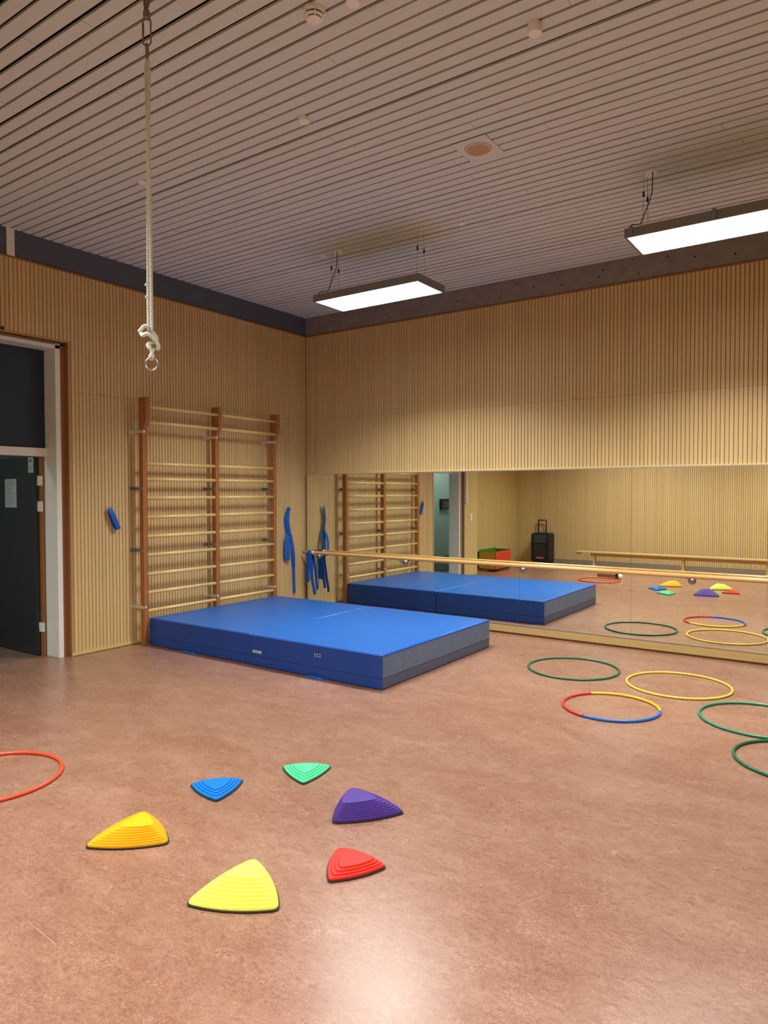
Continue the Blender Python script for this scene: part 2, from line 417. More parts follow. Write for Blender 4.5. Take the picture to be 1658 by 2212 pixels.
# beams between panelling and ceiling
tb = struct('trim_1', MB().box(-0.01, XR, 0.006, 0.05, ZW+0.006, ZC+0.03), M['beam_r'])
holes = MB()
for (hx, hz) in ((3.30, 3.86), (3.58, 3.90), (3.62, 3.82), (4.02, 3.84), (4.06, 3.90), (4.42, 3.80), (2.35, 3.85), (2.9, 3.80),
                 (4.95, 3.87), (5.3, 3.83), (1.35, 3.84), (3.1, 3.93), (4.7, 3.92)):
    holes.lathe([(0.009, 0.0), (0.009, 0.002)], (hx, 0.0045, hz), 10, 'y')
make('bolt_hole', holes, M['hole'], tb)['kind'] = 'stuff'
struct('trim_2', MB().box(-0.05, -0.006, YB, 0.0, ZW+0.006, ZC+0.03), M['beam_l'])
struct('trim_3', MB().box(-0.008, 0.006, -4.035, -3.965, ZW, ZC), M['white'])

# plinth and rails of the mirror wall
struct('baseboard_front', MB().box(0.0, XR, -MO-0.004, 0.012, 0.022, 0.106), M['plinth'], bevel=0.001)
struct('trim_4', MB().box(0.0, XR, -MO+0.012, 0.012, 0.0, 0.022), M['groove'])
struct('trim_5', MB().box(0.035, 6.9, -MO-0.008, 0.0, 0.106, 0.118), M['alu'])
struct('trim_6', MB().box(0.035, 6.9, -MO-0.006, 0.0, MT, MT+0.012), M['alu'])
struct('trim_7', MB().box(0.034, 0.045, -MO-0.004, 0.0, 0.118, MT), M['caramel'])
MX = [0.045, 0.767, 1.967, 3.166, 4.385, 5.604, 6.80]
ML = ['narrow wall mirror panel in the room corner, behind the blue strap on the barre',
      'wall mirror panel behind the blue mats, showing the reflected climbing bars',
      'wall mirror panel showing the reflected doorway and the red and yellow box',
      'wall mirror panel showing the black trolley speaker and the near end of the bench',
      'wall mirror panel showing the reflected coloured stepping stones',
      'wall mirror panel cut off at the edge of the picture']
for i in range(6):
    o = make('wall_mirror', MB().box(MX[i]+0.001, MX[i+1]-0.001, -MO, -MO+0.005, 0.118, MT), M['mirror'])
    tag(o, ML[i], 'mirror', 'wall mirrors along the ballet barre')
struct('trim_8', MB().box(0.04, 6.82, -MO+0.006, 0.011, 0.106, MT), M['groove'])

# ------------------------------------------------------------------ doorway and corridor
d = struct('door_frame', MB().box(-0.27, -0.050, -3.567, -3.517, 0, 3.03).box(-0.27, -0.050, -4.551, -4.501, 0, 3.03)
           .box(-0.27, -0.050, -4.551, -3.517, 2.985, 3.020).box(-0.27, -0.205, -4.501, -3.567, 1.955, 2.035), M['white'], bevel=0.002)
struct('casing', MB().box(-0.10, -0.053, -3.517, DY0, 0, 3.045).box(-0.10, -0.053, DY1, -4.551, 0, 3.045).box(-0.10, -0.053, DY1, DY0, 3.020, 3.046), M['brownwood'], d)
struct('rebate', MB().box(-0.312, -0.27, -3.60, -3.572, 0, 1.955), M['brownwood'], d)
struct('window_1', MB().box(-0.262, -0.245, -4.501, -3.567, 2.035, 2.985), M['glassdark'])
dr = struct('door_1', MB().box(-1.24, -0.312, -3.640, -3.600, 0.012, 1.95), M['leaf'], bevel=0.001)
h = MB().lathe([(0.024, 0), (0.024, 0.008)], (-1.17, -3.648, 1.05), 16, 'y')
h.tube([(-1.17, -3.64, 1.05), (-1.17, -3.69, 1.05), (-1.14, -3.70, 1.05), (-1.04, -3.70, 1.05)], 0.009, 8)
make('handle', h, M['steel'], dr)
for (a, b) in ((1.673, 1.768), (1.419, 1.519), (0.238, 0.329)):
    make('hinge', MB().box(-0.315, -0.268, -3.612, -3.585, a, b).tube([(-0.315, -3.61, a), (-0.315, -3.61, b)], 0.008, 8), M['white'], dr)
o = make('paper_notice', MB().box(-0.876, -0.655, -3.6425, -3.6405, 1.455, 1.742), M['paper'])
tag(o, 'white typed notice sheet on the dark open door', 'notice')
ink = MB()
for k in range(15):
    ink.box(-0.855, -0.855+random.uniform(0.10, 0.18), -3.6432, -3.6424, 1.715-k*0.017, 1.719-k*0.017)
make('print', ink, M['ink'], o)
o = make('door_sign', MB().box(-0.425, -0.332, -3.6425, -3.6405, 1.80, 1.95), M['paper'])
tag(o, 'small pale sign at the top corner of the dark door', 'sign')
make('pictogram', MB().box(-0.402, -0.362, -3.6432, -3.6424, 1.90, 1.935), M['ink'], o)
make('print', MB().box(-0.41, -0.35, -3.6432, -3.6424, 1.845, 1.850)
     .box(-0.41, -0.35, -3.6432, -3.6424, 1.86, 1.865).box(-0.41, -0.345, -3.6432, -3.6424, 1.822, 1.828), M['ink'], o)
# corridor beyond
CX = -1.9
struct('floor_corridor', MB().box(CX-0.1, -0.5, -8.0, -2.4, -0.1, -0.001).box(-0.5, -0.27, -5.1, -2.4, 0.0, 0.001), M['corr_floor'])
struct('wall_corridor', MB().box(CX-0.1, CX, -8.0, -2.4, 0, 3.2).box(CX, -0.27, -2.5, -2.4, 0, 3.2).box(CX, -0.5, -8.1, -8.0, 0, 3.2)
       .box(-0.52, -0.501, -8.0, -5.15, 0, 3.2).box(-0.5, -0.271, -5.17, -5.152, 0, 3.2), M['corr_wall'])
struct('ceiling_corridor', MB().box(CX, -0.27, -8.0, -2.4, 3.2, 3.25), M['capwhite'])
struct('baseboard_corridor', MB().box(CX, CX+0.012, -8.0, -2.4, 0, 0.10), M['darkgrey'])
o = make('ceiling_lamp', MB().box(-1.3, -0.9, -7.2, -6.0, 3.165, 3.20), M['lamp_corr'])
tag(o, 'flat white lamp on the corridor ceiling beyond the door', 'lamp')
o = make('doormat', MB().box(-1.55, -0.75, -6.25, -5.15, 0.0, 0.014), M['rubber'], bevel=0.003)
tag(o, 'black doormat on the corridor floor, seen in the mirror through the doorway', 'doormat')
wbx = empty('fire_alarm_box', (CX, -7.0, 1.22), 'dark framed wall box with reddish front, seen in the mirror through the doorway', 'wall box')
make('housing', MB().box(CX, CX+0.06, -7.30, -6.92, 1.21, 1.45), M['black'], wbx, bevel=0.006)
make('front_plate', MB().box(CX+0.06, CX+0.066, -7.28, -6.99, 1.235, 1.385), mat('maroon_plate', (0.13, 0.06, 0.055, 1), 0.5, noise=0.1), wbx)
# wall fittings beside the door (seen in the mirror)
sw = empty('light_switch', (0, -4.90, 1.02), 'white double light switch plate on the smooth wood panel', 'switch')
make('plate', MB().box(0.0, 0.010, -4.92, -4.84, 1.04, 1.19), M['white'], sw, bevel=0.002)
for z in (1.078, 1.152):
    make('rocker', MB().box(0.010, 0.015, -4.908, -4.852, z-0.028, z+0.028), M['capwhite'], sw, bevel=0.002)
o = make('cable_duct', MB().box(0.0, 0.03, -4.70, -4.65, 1.39, 3.70), M['white'], bevel=0.002)
tag(o, 'white vertical cable duct on the wall beside the doorway', 'duct')
o = make('door_contact', MB().box(0.0, 0.018, -4.10, -4.075, 3.056, 3.085), M['black'], bevel=0.002)
tag(o, 'tiny black sensor on the slatted wall above the doorway', 'sensor')

# ------------------------------------------------------------------ luminaires
LX0, LX1, LY0, LY1, LZ = 1.91, 3.08, -2.035, -1.605, 3.46
def luminaire(dx, label, clips=False, dy=0.0):
    r = empty('pendant_light', (2.495+dx, -1.82+dy, LZ), label, 'lamp', 'hanging ceiling lights')
    x0, x1 = LX0+dx, LX1+dx; y0, y1 = LY0+dy, LY1+dy
    f = 0.018; t = 0.062
    hb = MB().box(x0-f, x1+f, y0-f, y0, LZ-0.004, LZ+t).box(x0-f, x1+f, y1, y1+f, LZ-0.004, LZ+t)
    hb.box(x0-f, x0, y0, y1, LZ-0.004, LZ+t).box(x1, x1+f, y0, y1, LZ-0.004, LZ+t).box(x0, x1, y0, y1, LZ+t-0.006, LZ+t)
    make('housing', hb, M['frame'], r)
    make('diffuser', MB().box(x0, x1, y0, y1, LZ, LZ+0.012), M['lamp'], r)
    ld = bpy.data.lights.new('led_light', 'AREA'); ld.shape = 'RECTANGLE'; ld.size = x1-x0; ld.size_y = y1-y0
    ld.energy = LAMP_W; ld.color = LAMP_COL; ld.spread = math.radians(LAMP_SPREAD)
    lo = bpy.data.objects.new('led_light', ld); COL.objects.link(lo); lo.parent = r
    lo.location = ((x0+x1)/2-r.location.x, (y0+y1)/2-r.location.y, -0.003)
    for (a, b) in ((x0+0.07, 0), (x1-0.10, 0)):
        for s_ in (-1, 1):
            yc = (y0+y1)/2+s_*0.045
            wm = MB().tube([(a, yc+s_*0.035, LZ+t), (a, yc, ZC)], 0.0016, 6)
            make('suspension_wire', wm, M['steeldark'], r)
            make('wire_gripper', MB().lathe([(0.003, 0), (0.008, 0.004), (0.008, 0.035), (0.003, 0.045)], (a, yc+s_*0.011, ZC-0.19), 10), M['black'], r)
    cb = MB().tube([(x0+0.13, (y0+y1)/2-0.04, ZC), (x0+0.13, (y0+y1)/2-0.05, ZC-0.16), (x0+0.115, (y0+y1)/2-0.07, ZC-0.24),
                    (x0+0.06, (y0+y1)/2-0.10, ZC-0.40), (x0+0.01, y0+0.08, LZ+t+0.055), (x0+0.0, y0+0.05, LZ+t+0.035), (x0+0.03, y0+0.04, LZ+t)], 0.004, 6)
    make('power_cable', cb, M['darkgrey'], r)
    make('ceiling_rose', MB().lathe([(0.045, ZC-0.016), (0.055, ZC-0.010), (0.055, ZC)], (x0+0.11, (y0+y1)/2, 0), 24), M['capwhite'], r)
    if clips:
        for cx_ in (x0+0.03, (x0+x1)/2, x1-0.03):
            make('clip', MB().box(cx_-0.012, cx_+0.012, y0-f-0.012, y0-f, LZ-0.008, LZ+t+0.01)
                 .lathe([(0.014, 0), (0.014, 0.01)], (cx_, y0-f-0.022, LZ+0.012), 10, 'y'), M['steeldark'], r)
    return r
luminaire(0, 'pendant light panel hanging near the room corner above the blue mats')
luminaire(2.98, 'pendant light panel hanging above the right part of the mirrors, cut by the picture edge', True)
luminaire(0, 'pendant light panel of the rear row, nearer the door', dy=-4.3)
luminaire(2.98, 'pendant light panel of the rear row, above the camera', True, dy=-4.3)

# ------------------------------------------------------------------ ceiling fittings
def cap(x, y, label, rad=0.037, hgt=0.028, name='sprinkler_cover'):
    o = make(name, MB().lathe([(rad*0.9, 0.0), (rad, 0.005), (rad, hgt)], (x, y, ZC-hgt-0.0), 28), M['capwhite'])
    return tag(o, label, 'ceiling cap', 'round white caps on the ceiling')
cap(4.944, -3.882, 'round white cap on the slatted ceiling, largest one, alone near the top', 0.037, 0.05)
cap(3.391, -3.880, 'round white cap on the slatted ceiling between hanging rope and square speaker')
cap(3.375, -1.769, 'small round white cap on the ceiling beside the corner light wires', 0.034, 0.012)
cap(1.826, -1.823, 'round white cap on the ceiling at the far end of the corner light', 0.036, 0.012)
cap(1.770, -3.899, 'faint round cap on the ceiling just behind the hanging rope', 0.036, 0.010)
cap(4.30, -4.56, 'round white cap on the ceiling beside the smoke detector, cut by the picture top')
sm = empty('smoke_detector', (4.092, -4.604, ZC-0.055), 'round white smoke detector with dark slots on the slatted ceiling', 'smoke detector')
c0 = (4.092, -4.604, ZC)
make('base', MB().lathe([(0.056, -0.018), (0.058, -0.012), (0.058, 0.0)], c0, 36), M['capwhite'], sm)
make('body', MB().lathe([(0.018, -0.052), (0.036, -0.050), (0.036, -0.045)], c0, 36)
     .lathe([(0.045, -0.040), (0.048, -0.036), (0.048, -0.031), (0.045, -0.028)], c0, 36)
     .lathe([(0.052, -0.022), (0.054, -0.016)], c0, 36), M['capwhite'], sm)
make('slot', MB().lathe([(0.034, -0.046), (0.040, -0.030), (0.046, -0.017)], c0, 36), M['black'], sm)
for k in range(6):
    q = k*PI/3+0.3; cx_, sy_ = math.cos(q), math.sin(q)
    make('rib', MB().tube([(c0[0]+cx_*0.036, c0[1]+sy_*0.036, ZC-0.047), (c0[0]+cx_*0.048, c0[1]+sy_*0.048, ZC-0.034), (c0[0]+cx_*0.055, c0[1]+sy_*0.055, ZC-0.018)], 0.0035, 6), M['capwhite'], sm)
sp = empty('ceiling_speaker', (4.115, -2.90, ZC-0.02), 'square ceiling panel with round tan loudspeaker grille', 'ceiling speaker')
make('square_plate', MB().box(3.985, 4.243, -3.045, -2.757, ZC-0.006, ZC-0.0015), M['ceil'], sp, bevel=0.001)
make('ring', MB().lathe([(0.088, -0.016), (0.094, -0.010), (0.096, -0.006), (0.096, -0.004)], (4.117, -2.90, ZC), 40), mat('speaker_ring', (0.62, 0.52, 0.44, 1), 0.5, noise=0.02), sp)
make('grille', MB().lathe([(0.060, -0.021), (0.075, -0.018), (0.082, -0.014), (0.082, -0.010)], (4.117, -2.90, ZC), 40), M['speaker_cone'], sp)
make('shadow_gap', MB().box(3.982, 3.985, -3.047, -2.755, ZC-0.004, ZC+0.001), M['void'], sp)

# ------------------------------------------------------------------ wall bars
wbars = empty('wall_bars', (0.13, -1.74, 0), 'tall wooden climbing wall bars with two bays behind the blue mats', 'wall bars')
UPS = [(-2.747, 2.595), (-1.762, 2.585), (-0.805, 2.585)]
for (yy, zt) in UPS:
    poly = [(0.092, 0.0), (0.156, 0.0), (0.156, 2.25), (0.172, 2.275), (0.205, 2.335), (0.216, 2.37), (0.216, zt), (0.092, zt)]
    make('upright', MB().prism(poly, 'y', yy, yy+0.052), M['bar_up'], wbars, bevel=0.002)
RZ = [1.905, 1.742, 1.545, 1.343, 1.140, 0.944, 0.743, 0.548, 0.355, 0.165]
for i in range(2):
    ya, yb = UPS[i][0]+0.052-0.012, UPS[i+1][0]+0.012
    for z in RZ:
        make('rung', MB().tube([(0.137, ya, z), (0.137, yb, z)], 0.019, 14, flat=0.82, up=(1, 0, 0)), M['rung'], wbars)
    make('rung', MB().tube([(0.185, ya, 2.495), (0.185, yb, 2.495)], 0.019, 14), M['rung'], wbars)
    make('rung', MB().tube([(0.178, ya, 2.335), (0.178, yb, 2.335)], 0.019, 14), M['rung'], wbars)
for k, (yy, zt) in enumerate(UPS):
    for z, mname in ((2.24, 'steelwhite'), (1.645, 'steeldark'), (0.998, 'steeldark'), (0.40, 'steelwhite')):
        b = MB().box(0.0, 0.160, yy-0.005, yy, z-0.015, z+0.015)
        b.box(0.0, 0.004, yy-0.055, yy, z-0.019, z+0.019)
        b.lathe([(0.007, 0), (0.004, 0.006)], (0.004, yy-0.035, z), 8, 'x')
        if mname == 'steelwhite': b.box(0.156, 0.160, yy-0.005, yy+0.03, z-0.012, z+0.012).lathe([(0.008, 0), (0.005, 0.006)], (0.160, yy+0.01, z), 10, 'x')
        else: b.box(0.150, 0.155, yy-0.012, yy-0.004, z-0.012, z+0.012)
        make('bracket', b, M[mname], wbars)

# ------------------------------------------------------------------ soft landing mats
def soft_mat(x0, x1, y0, y1, label, name_tag, worn):
    r = empty('landing_mat', ((x0+x1)/2, (y0+y1)/2, 0), label, 'mat', 'blue landing mats laid side by side')
    H = 0.288
    body = make('cover', MB().box(x0, x1, y0, y1, 0.004, H-0.006), M['matside'], r, bevel=0.006)
    make('top_sheet', MB().box(x0+0.004, x1-0.004, y0+0.004, y1-0.004, H-0.03, H), M['matblue'], r, bevel=0.012, seg=3)
    z = 0.092
    seam = MB().box(x0-0.0012, x1+0.0012, y0-0.0012, y0, z-0.002, z+0.002).box(x0-0.0012, x1+0.0012, y1, y1+0.0012, z-0.002, z+0.002)
    if worn: seam.box(x1, x1+0.0022, y0, y1, z-0.002, z+0.002)
    else: seam.box(x0-0.0012, x0, y0, y1, z-0.002, z+0.002)
    make('seam', seam, M['thread'], r)
    if worn:
        # greyed outer side: slightly wrinkled sheet
        g = MB(); n = 90; rows = 7
        vs = []
        for i in range(n+1):
            for j in range(rows+1):
                yy = y0+0.012+(y1-y0-0.024)*i/n; zz = 0.094+(H-0.020-0.094)*j/rows
                d_ = 0.0045*max(0, math.sin(i*1.7+j*0.2+2*math.sin(i*0.7)))**3*(0.3+0.7*math.sin(i*0.31)**2)*math.sin(PI*(j+0.4)/(rows+0.6))
                vs.append((x1+0.0012+abs(d_), yy, zz))
        fs = [(i*(rows+1)+j, (i+1)*(rows+1)+j, (i+1)*(rows+1)+j+1, i*(rows+1)+j+1) for i in range(n) for j in range(rows)]
        g.add(vs, fs, True)
        make('worn_side', g, M['matgrey'], r)['label'] = 'greyed worn side of the mat'
        make('lower_band', MB().box(x1, x1+0.0015, y0+0.010, y1-0.010, 0.010, 0.089), mat('mat_lower_band', (0.065, 0.085, 0.15, 1), 0.5, noise=0.15, scale=12), r)
    # vent eyelets in the front side
    xc = x0+0.795 if worn else x0+0.63
    ev = MB()
    for i in range(3):
        for z_ in (0.188, 0.207):
            ev.lathe([(0.004, 0), (0.006, 0.001), (0.006, 0.003)], (xc+i*0.028, y0-0.003, z_), 10, 'y')
    make('vent_eyelets', ev, M['label'] if worn else M['matside'], r)
    # carrying loop peeping out below
    make('carry_loop', MB().ribbon([(xc-0.10, y0+0.01, 0.006), (xc-0.08, y0-0.025, 0.008), (xc, y0-0.035, 0.012), (xc+0.08, y0-0.025, 0.008), (xc+0.10, y0+0.01, 0.006)],
                                   Vector((0, 0.5, 1)), 0.02, 0.002), M['ribbon'], r)
    if name_tag:
        lb = make('maker_label', MB().box(1.70, 1.812, y0-0.0016, y0-0.0002, 0.122, 0.146), M['label'], r)
        make('print', MB().box(1.71, 1.80, y0-0.0022, y0-0.0015, 0.1385, 0.1405).box(1.71, 1.775, y0-0.0022, y0-0.0015, 0.132, 0.1345)
             .box(1.71, 1.80, y0-0.0022, y0-0.0015, 0.1262, 0.128), M['ink'], lb)
    return r
soft_mat(0.162, 1.648, -2.692, -0.775, 'thick blue landing mat pushed against the wooden wall bars', False, False)
soft_mat(1.660, 3.160, -2.704, -0.768, 'thick blue landing mat with a small white label and a greyed worn side', True, True)

# ------------------------------------------------------------------ ballet barre
BZ, BY = 0.795, -0.150
br = empty('ballet_barre', (3.3, -MO, 0.74), 'long round wooden ballet barre mounted in front of the mirrors', 'barre')
make('rail', MB().tube([(0.07+i*(6.9-0.07)/40, BY, BZ) for i in range(41)], 0.0225, 20), M['barre'], br)
for bx in (0.25, 1.645, 3.213, 4.964, 6.55):
    z0 = 0.738
    b = MB().lathe([(0.038, 0.0), (0.038, -0.006), (0.034, -0.016), (0.026, -0.026), (0.015, -0.034)][::-1], (bx, -MO-0.001, z0), 20, 'y')
    b.tube([(bx, -MO-0.01, z0), (bx, -0.10, z0), (bx, -0.135, z0+0.006), (bx, BY, z0+0.02), (bx, BY, BZ-0.018)], 0.008, 10)
    b.box(bx-0.025, bx+0.025, BY-0.012, BY+0.012, BZ-0.026, BZ-0.019)
    make('bracket', b, M['bracketsteel'], br)
make('end_collar', MB().tube([(0.20, BY, BZ), (0.27, BY, BZ)], 0.0245, 20), M['steelwhite'], br)

# ------------------------------------------------------------------ blue straps
o = make('blue_strap', MB().ribbon([(0.19, BY+0.034, 0.42), (0.188, BY+0.030, 0.60), (0.186, BY+0.030, 0.79), (0.186, BY, 0.823), (0.186, BY-0.028, 0.79),
                                    (0.182, BY-0.034, 0.62), (0.184, BY-0.036, 0.40)], Vector((1, 0, 0)), 0.055, 0.003)
         .ribbon([(0.215, BY-0.024, 0.79), (0.225, BY-0.032, 0.66), (0.255, BY-0.035, 0.45), (0.285, BY-0.035, 0.30), (0.295, BY-0.03, 0.24)], Vector((1, 0.1, 0)), 0.045, 0.003)
         .ribbon([(0.22, BY+0.024, 0.80), (0.24, BY+0.034, 0.62), (0.27, BY+0.036, 0.42), (0.285, BY+0.034, 0.30)], Vector((1, -0.1, 0)), 0.045, 0.003), M['ribbon'], origin=(0.19, BY, 0.24))
tag(o, 'blue strap draped over the end of the ballet barre in the corner', 'strap', 'blue exercise straps')
def hook(y, z, label):
    k = empty('wall_hook', (0.0, y, z), label, 'hook', 'steel wall hooks')
    make('plate', MB().box(0.0, 0.004, y-0.012, y+0.012, z-0.02, z+0.02), M['steelwhite'], k, bevel=0.001)
    make('hook_wire', MB().tube([(0.004, y, z+0.008), (0.03, y, z+0.008), (0.045, y, z-0.004), (0.045, y, z-0.018), (0.03, y, z-0.024), (0.02, y, z-0.016)], 0.0035, 8), M['steel'], k)
hook(-0.395, 1.415, 'small steel hook holding the long blue strap near the corner')
hook(-3.06, 1.455, 'small steel hook holding the short blue strap beside the door')
Y_ = Vector((0.25, 1, 0))
o = make('blue_strap', MB()
         .ribbon([(0.035, -0.392, 1.405), (0.036, -0.415, 1.33), (0.040, -0.425, 1.22), (0.036, -0.405, 1.12), (0.034, -0.385, 1.05)], [Vector((0.3, 1, 0))]*5, 0.052, 0.003)
         .ribbon([(0.030, -0.392, 1.40), (0.022, -0.44, 1.30), (0.020, -0.45, 1.20), (0.024, -0.42, 1.06)], [Vector((1, 0.6, 0))]*4, 0.035, 0.003)
         .ribbon([(0.036, -0.405, 1.06), (0.046, -0.450, 0.98), (0.050, -0.470, 0.86), (0.048, -0.462, 0.76), (0.044, -0.435, 0.715), (0.034, -0.415, 0.76), (0.028, -0.42, 0.90), (0.028, -0.41, 1.05)], [Vector((0.2, 1, 0))]*8, 0.062, 0.003)
         .ribbon([(0.036, -0.385, 1.06), (0.038, -0.360, 0.98), (0.038, -0.335, 0.86), (0.034, -0.315, 0.72), (0.030, -0.305, 0.60)], [Y_, Y_, Vector((0.6, 1, 0)), Vector((1, 0.6, 0)), Vector((1, 0.2, 0))], 0.052, 0.003)
         .ribbon([(0.030, -0.305, 0.60), (0.030, -0.302, 0.50), (0.030, -0.295, 0.38), (0.030, -0.288, 0.25)], [Vector((1, 0.2, 0)), Vector((1, 0.4, 0)), Vector((1, 0.9, 0)), Vector((0.8, 1, 0))], 0.036, 0.003)
         .tube([(0.036, -0.42, 1.06), (0.045, -0.40, 1.055), (0.038, -0.38, 1.05)], 0.018, 8), M['ribbon'], origin=(0.03, -0.39, 0.25))
tag(o, 'long knotted blue strap hanging on a hook between wall bars and mirror', 'strap', 'blue exercise straps')
o = make('blue_strap', MB()
         .ribbon([(0.034, -3.060, 1.445), (0.050, -3.045, 1.40), (0.055, -3.010, 1.32), (0.055, -2.975, 1.24), (0.045, -2.970, 1.232), (0.030, -2.985, 1.25), (0.026, -3.02, 1.33), (0.030, -3.058, 1.43)],
                 [Vector((0.1, 1, 0.35))]*8, 0.048, 0.004), M['ribbon'], origin=(0.03, -3.01, 1.23))
tag(o, 'short folded blue strap on a hook between door and wall bars', 'strap', 'blue exercise straps')

# ------------------------------------------------------------------ hoops
def hoop(x, y, r, cols, label, rt=0.0095):
    """cols: list of (material, start angle, end angle) in degrees"""
    rt_ = rt
    if len(cols) == 1:
        pts = [(x+r*math.cos(2*PI*i/96), y+r*math.sin(2*PI*i/96), rt_) for i in range(96)]
        o = make('hoop', MB().tube(pts, rt_, 12, closed=True, up=(0, 0, 1)), cols[0][0], origin=(x, y, 0))
    else:
        o = empty('hoop', (x, y, 0), label, 'hoop')
        for m_, a0, a1 in cols:
            n = 40
            pts = [(x+r*math.cos(math.radians(a0+(a1-a0)*i/n)), y+r*math.sin(math.radians(a0+(a1-a0)*i/n)), rt_) for i in range(n+1)]
            make('hoop_section', MB().tube(pts, rt_, 12, up=(0, 0, 1)), m_, o)
    return tag(o, label, 'hoop', 'gymnastics hoops lying on the floor')
gd = plastic('hoop_dark_green', (0.008, 0.13, 0.062, 1)); ge = plastic('hoop_green', (0.012, 0.22, 0.12, 1))
hoop(4.189, -1.160, 0.396, [(gd, 0, 360)], 'dark green hoop lying nearest to the blue mats')
hoop(5.094, -1.203, 0.402, [(plastic('hoop_yellow', (0.68, 0.56, 0.07, 1)), 0, 360)], 'pale yellow hoop lying along the mirror wall')
hoop(5.771, -1.817, 0.394, [(ge, 0, 360)], 'mid green hoop right of the yellow hoop, cut by the picture edge')
hoop(6.060, -2.550, 0.352, [(gd, 0, 360)], 'dark green hoop nearest the viewer, cut by the picture edge')
hoop(2.354, -5.378, 0.368, [(plastic('hoop_orange', (0.70, 0.085, 0.03, 1)), 0, 360)], 'orange red hoop lying alone near the doorway side', 0.0105)
def ang(px, py):
    return math.degrees(math.atan2(py+2.109, px-4.815))
TA, TB, TC = ang(4.581, -1.856), ang(5.155, -2.022), ang(4.718, -2.438)
hoop(4.815, -2.109, 0.342, [(plastic('hoop_tri_red', (0.60, 0.045, 0.03, 1)), TA, TC+360 if TC < 0 else TC),
                            (plastic('hoop_tri_yellow', (0.78, 0.48, 0.02, 1)), TB, TA),
                            (plastic('hoop_tri_blue', (0.02, 0.15, 0.55, 1)), TC, TB)],
     'hoop in three colours, red, yellow and blue', 0.0105)

# ------------------------------------------------------------------ stepping stones
def contour(side, bulge, offs, rc, n=26):
    """rounded triangle with side 0 along the front (-y local), corner pts CCW; offs inset per side"""
    h = side*math.sqrt(3)/2
    P = [Vector((-side/2, 0)), Vector((side/2, 0)), Vector((0, h))]
    lines = []
    for i in range(3):
        a = P[i]; b = P[(i+1) % 3]; t = (b-a).normalized(); nrm = Vector((-t.y, t.x))
        lines.append((a+nrm*offs[i], t, nrm))
    def isect(l1, l2):
        (a, t, _), (b, u, _2) = l1, l2
        d_ = b-a; den = t.x*u.y-t.y*u.x
        return a+t*((d_.x*u.y-d_.y*u.x)/den)
    K = [isect(lines[2], lines[0]), isect(lines[0], lines[1]), isect(lines[1], lines[2])]
    out = []
    for i in range(3):
        a, b = K[i], K[(i+1) % 3]; L = (b-a).length; nrm = lines[i][2]
        r_ = min(rc, L*0.3)
        def sp_(s): return a+(b-a)*s-nrm*bulge*(L/side)*4*s*(1-s)
        s0, s1 = r_/L, 1-r_/L
        for k in range(n):
            out.append(sp_(s0+(s1-s0)*k/(n-1)))
        # corner at b
        c_, d_ = K[(i+1) % 3], K[(i+2) % 3]; L2 = (d_-c_).length; nrm2 = lines[(i+1) % 3][2]
        r2 = min(rc, L2*0.3)/L2
        q0 = sp_(s1); q2 = c_+(d_-c_)*r2-nrm2*bulge*(L2/side)*4*r2*(1-r2)
        # control point: intersection of tangents approximated by the corner pulled in
        q1 = b
        for k in range(1, 8):
            t = k/8; out.append(q0*(1-t)**2+q1*2*t*(1-t)+q2*t*t)
    return out
def stone(loc, rot, side, H, offs, stepped, nsteps, col, label, bulge):
    r = empty('stepping_stone', (loc[0], loc[1], 0), label, 'stepping stone', 'coloured stepping stones on the floor')
    r.rotation_euler = (0, 0, rot)
    ORG[r.name] = Vector((0, 0, 0))
    rc = side*0.07
    def ring(o3, z): return [(p.x, p.y, z) for p in contour(side, bulge, o3, rc)]
    def loft(rings):
        n = len(rings[0]); vs = [p for rg in rings for p in rg]
        fs = [tuple(range(n-1, -1, -1))]
        for i in range(len(rings)-1):
            for j in range(n): fs.append((i*n+j, i*n+(j+1) % n, (i+1)*n+(j+1) % n, (i+1)*n+j))
        fs.append(tuple((len(rings)-1)*n+j for j in range(n)))
        return MB().add(vs, fs, False)
    zb = 0.0075
    make('rubber_rim', loft([ring((0, 0, 0), 0.0), ring((-0.001, -0.001, -0.001), 0.004), ring((-0.001, -0.001, -0.001), zb)]), M['rubber'], r)
    rings = [ring((0.003, 0.003, 0.003), zb-0.001), ring((0.002, 0.002, 0.002), zb+0.004)]
    zs = zb+0.004; lip = 0.0012
    for k in range(nsteps):
        t0, t1 = k/nsteps, (k+1)/nsteps
        z1 = zb+0.004+(H-zb-0.004)*t1; z0 = zb+0.004+(H-zb-0.004)*t0
        def off(tt_s, tt_m): return tuple(0.002+(offs[i]-0.002)*(tt_s if stepped[i] else tt_m) for i in range(3))
        # tread (stepped sides move in), then riser with a rounded top edge
        e_ = 1.0/nsteps; cv = lambda t: t**1.35
        if k: rings.append(ring(off(t0+0.10*e_, cv(t0)+0.002), z0-0.0010))
        rings.append(ring(off(t0+0.14*e_, cv(t0*0.3+t1*0.7)), z0+(z1-z0)*0.78))
        rings.append(ring(off(t0+0.26*e_, cv(t1)), z1))
        if k < nsteps-1: rings.append(ring(off(t1+0.02*e_, cv(t1)+0.001), z1+0.0001))
    rings.append(ring(tuple(v+0.003 for v in off(1.0, 1.0)), H+0.0005))
    make('terraced_top', loft(rings), col, r)
    return r
def frontrot(deg): return math.radians(deg)
stone((4.390, -5.462), frontrot(29.2), 0.372, 0.085, (0.090, 0.029, 0.075), (1, 0, 0), 8, plastic('stone_lemon', (0.80, 0.86, 0.12, 1), 0.5),
      'large lemon yellow stepping stone, nearest to the viewer', 0.029)
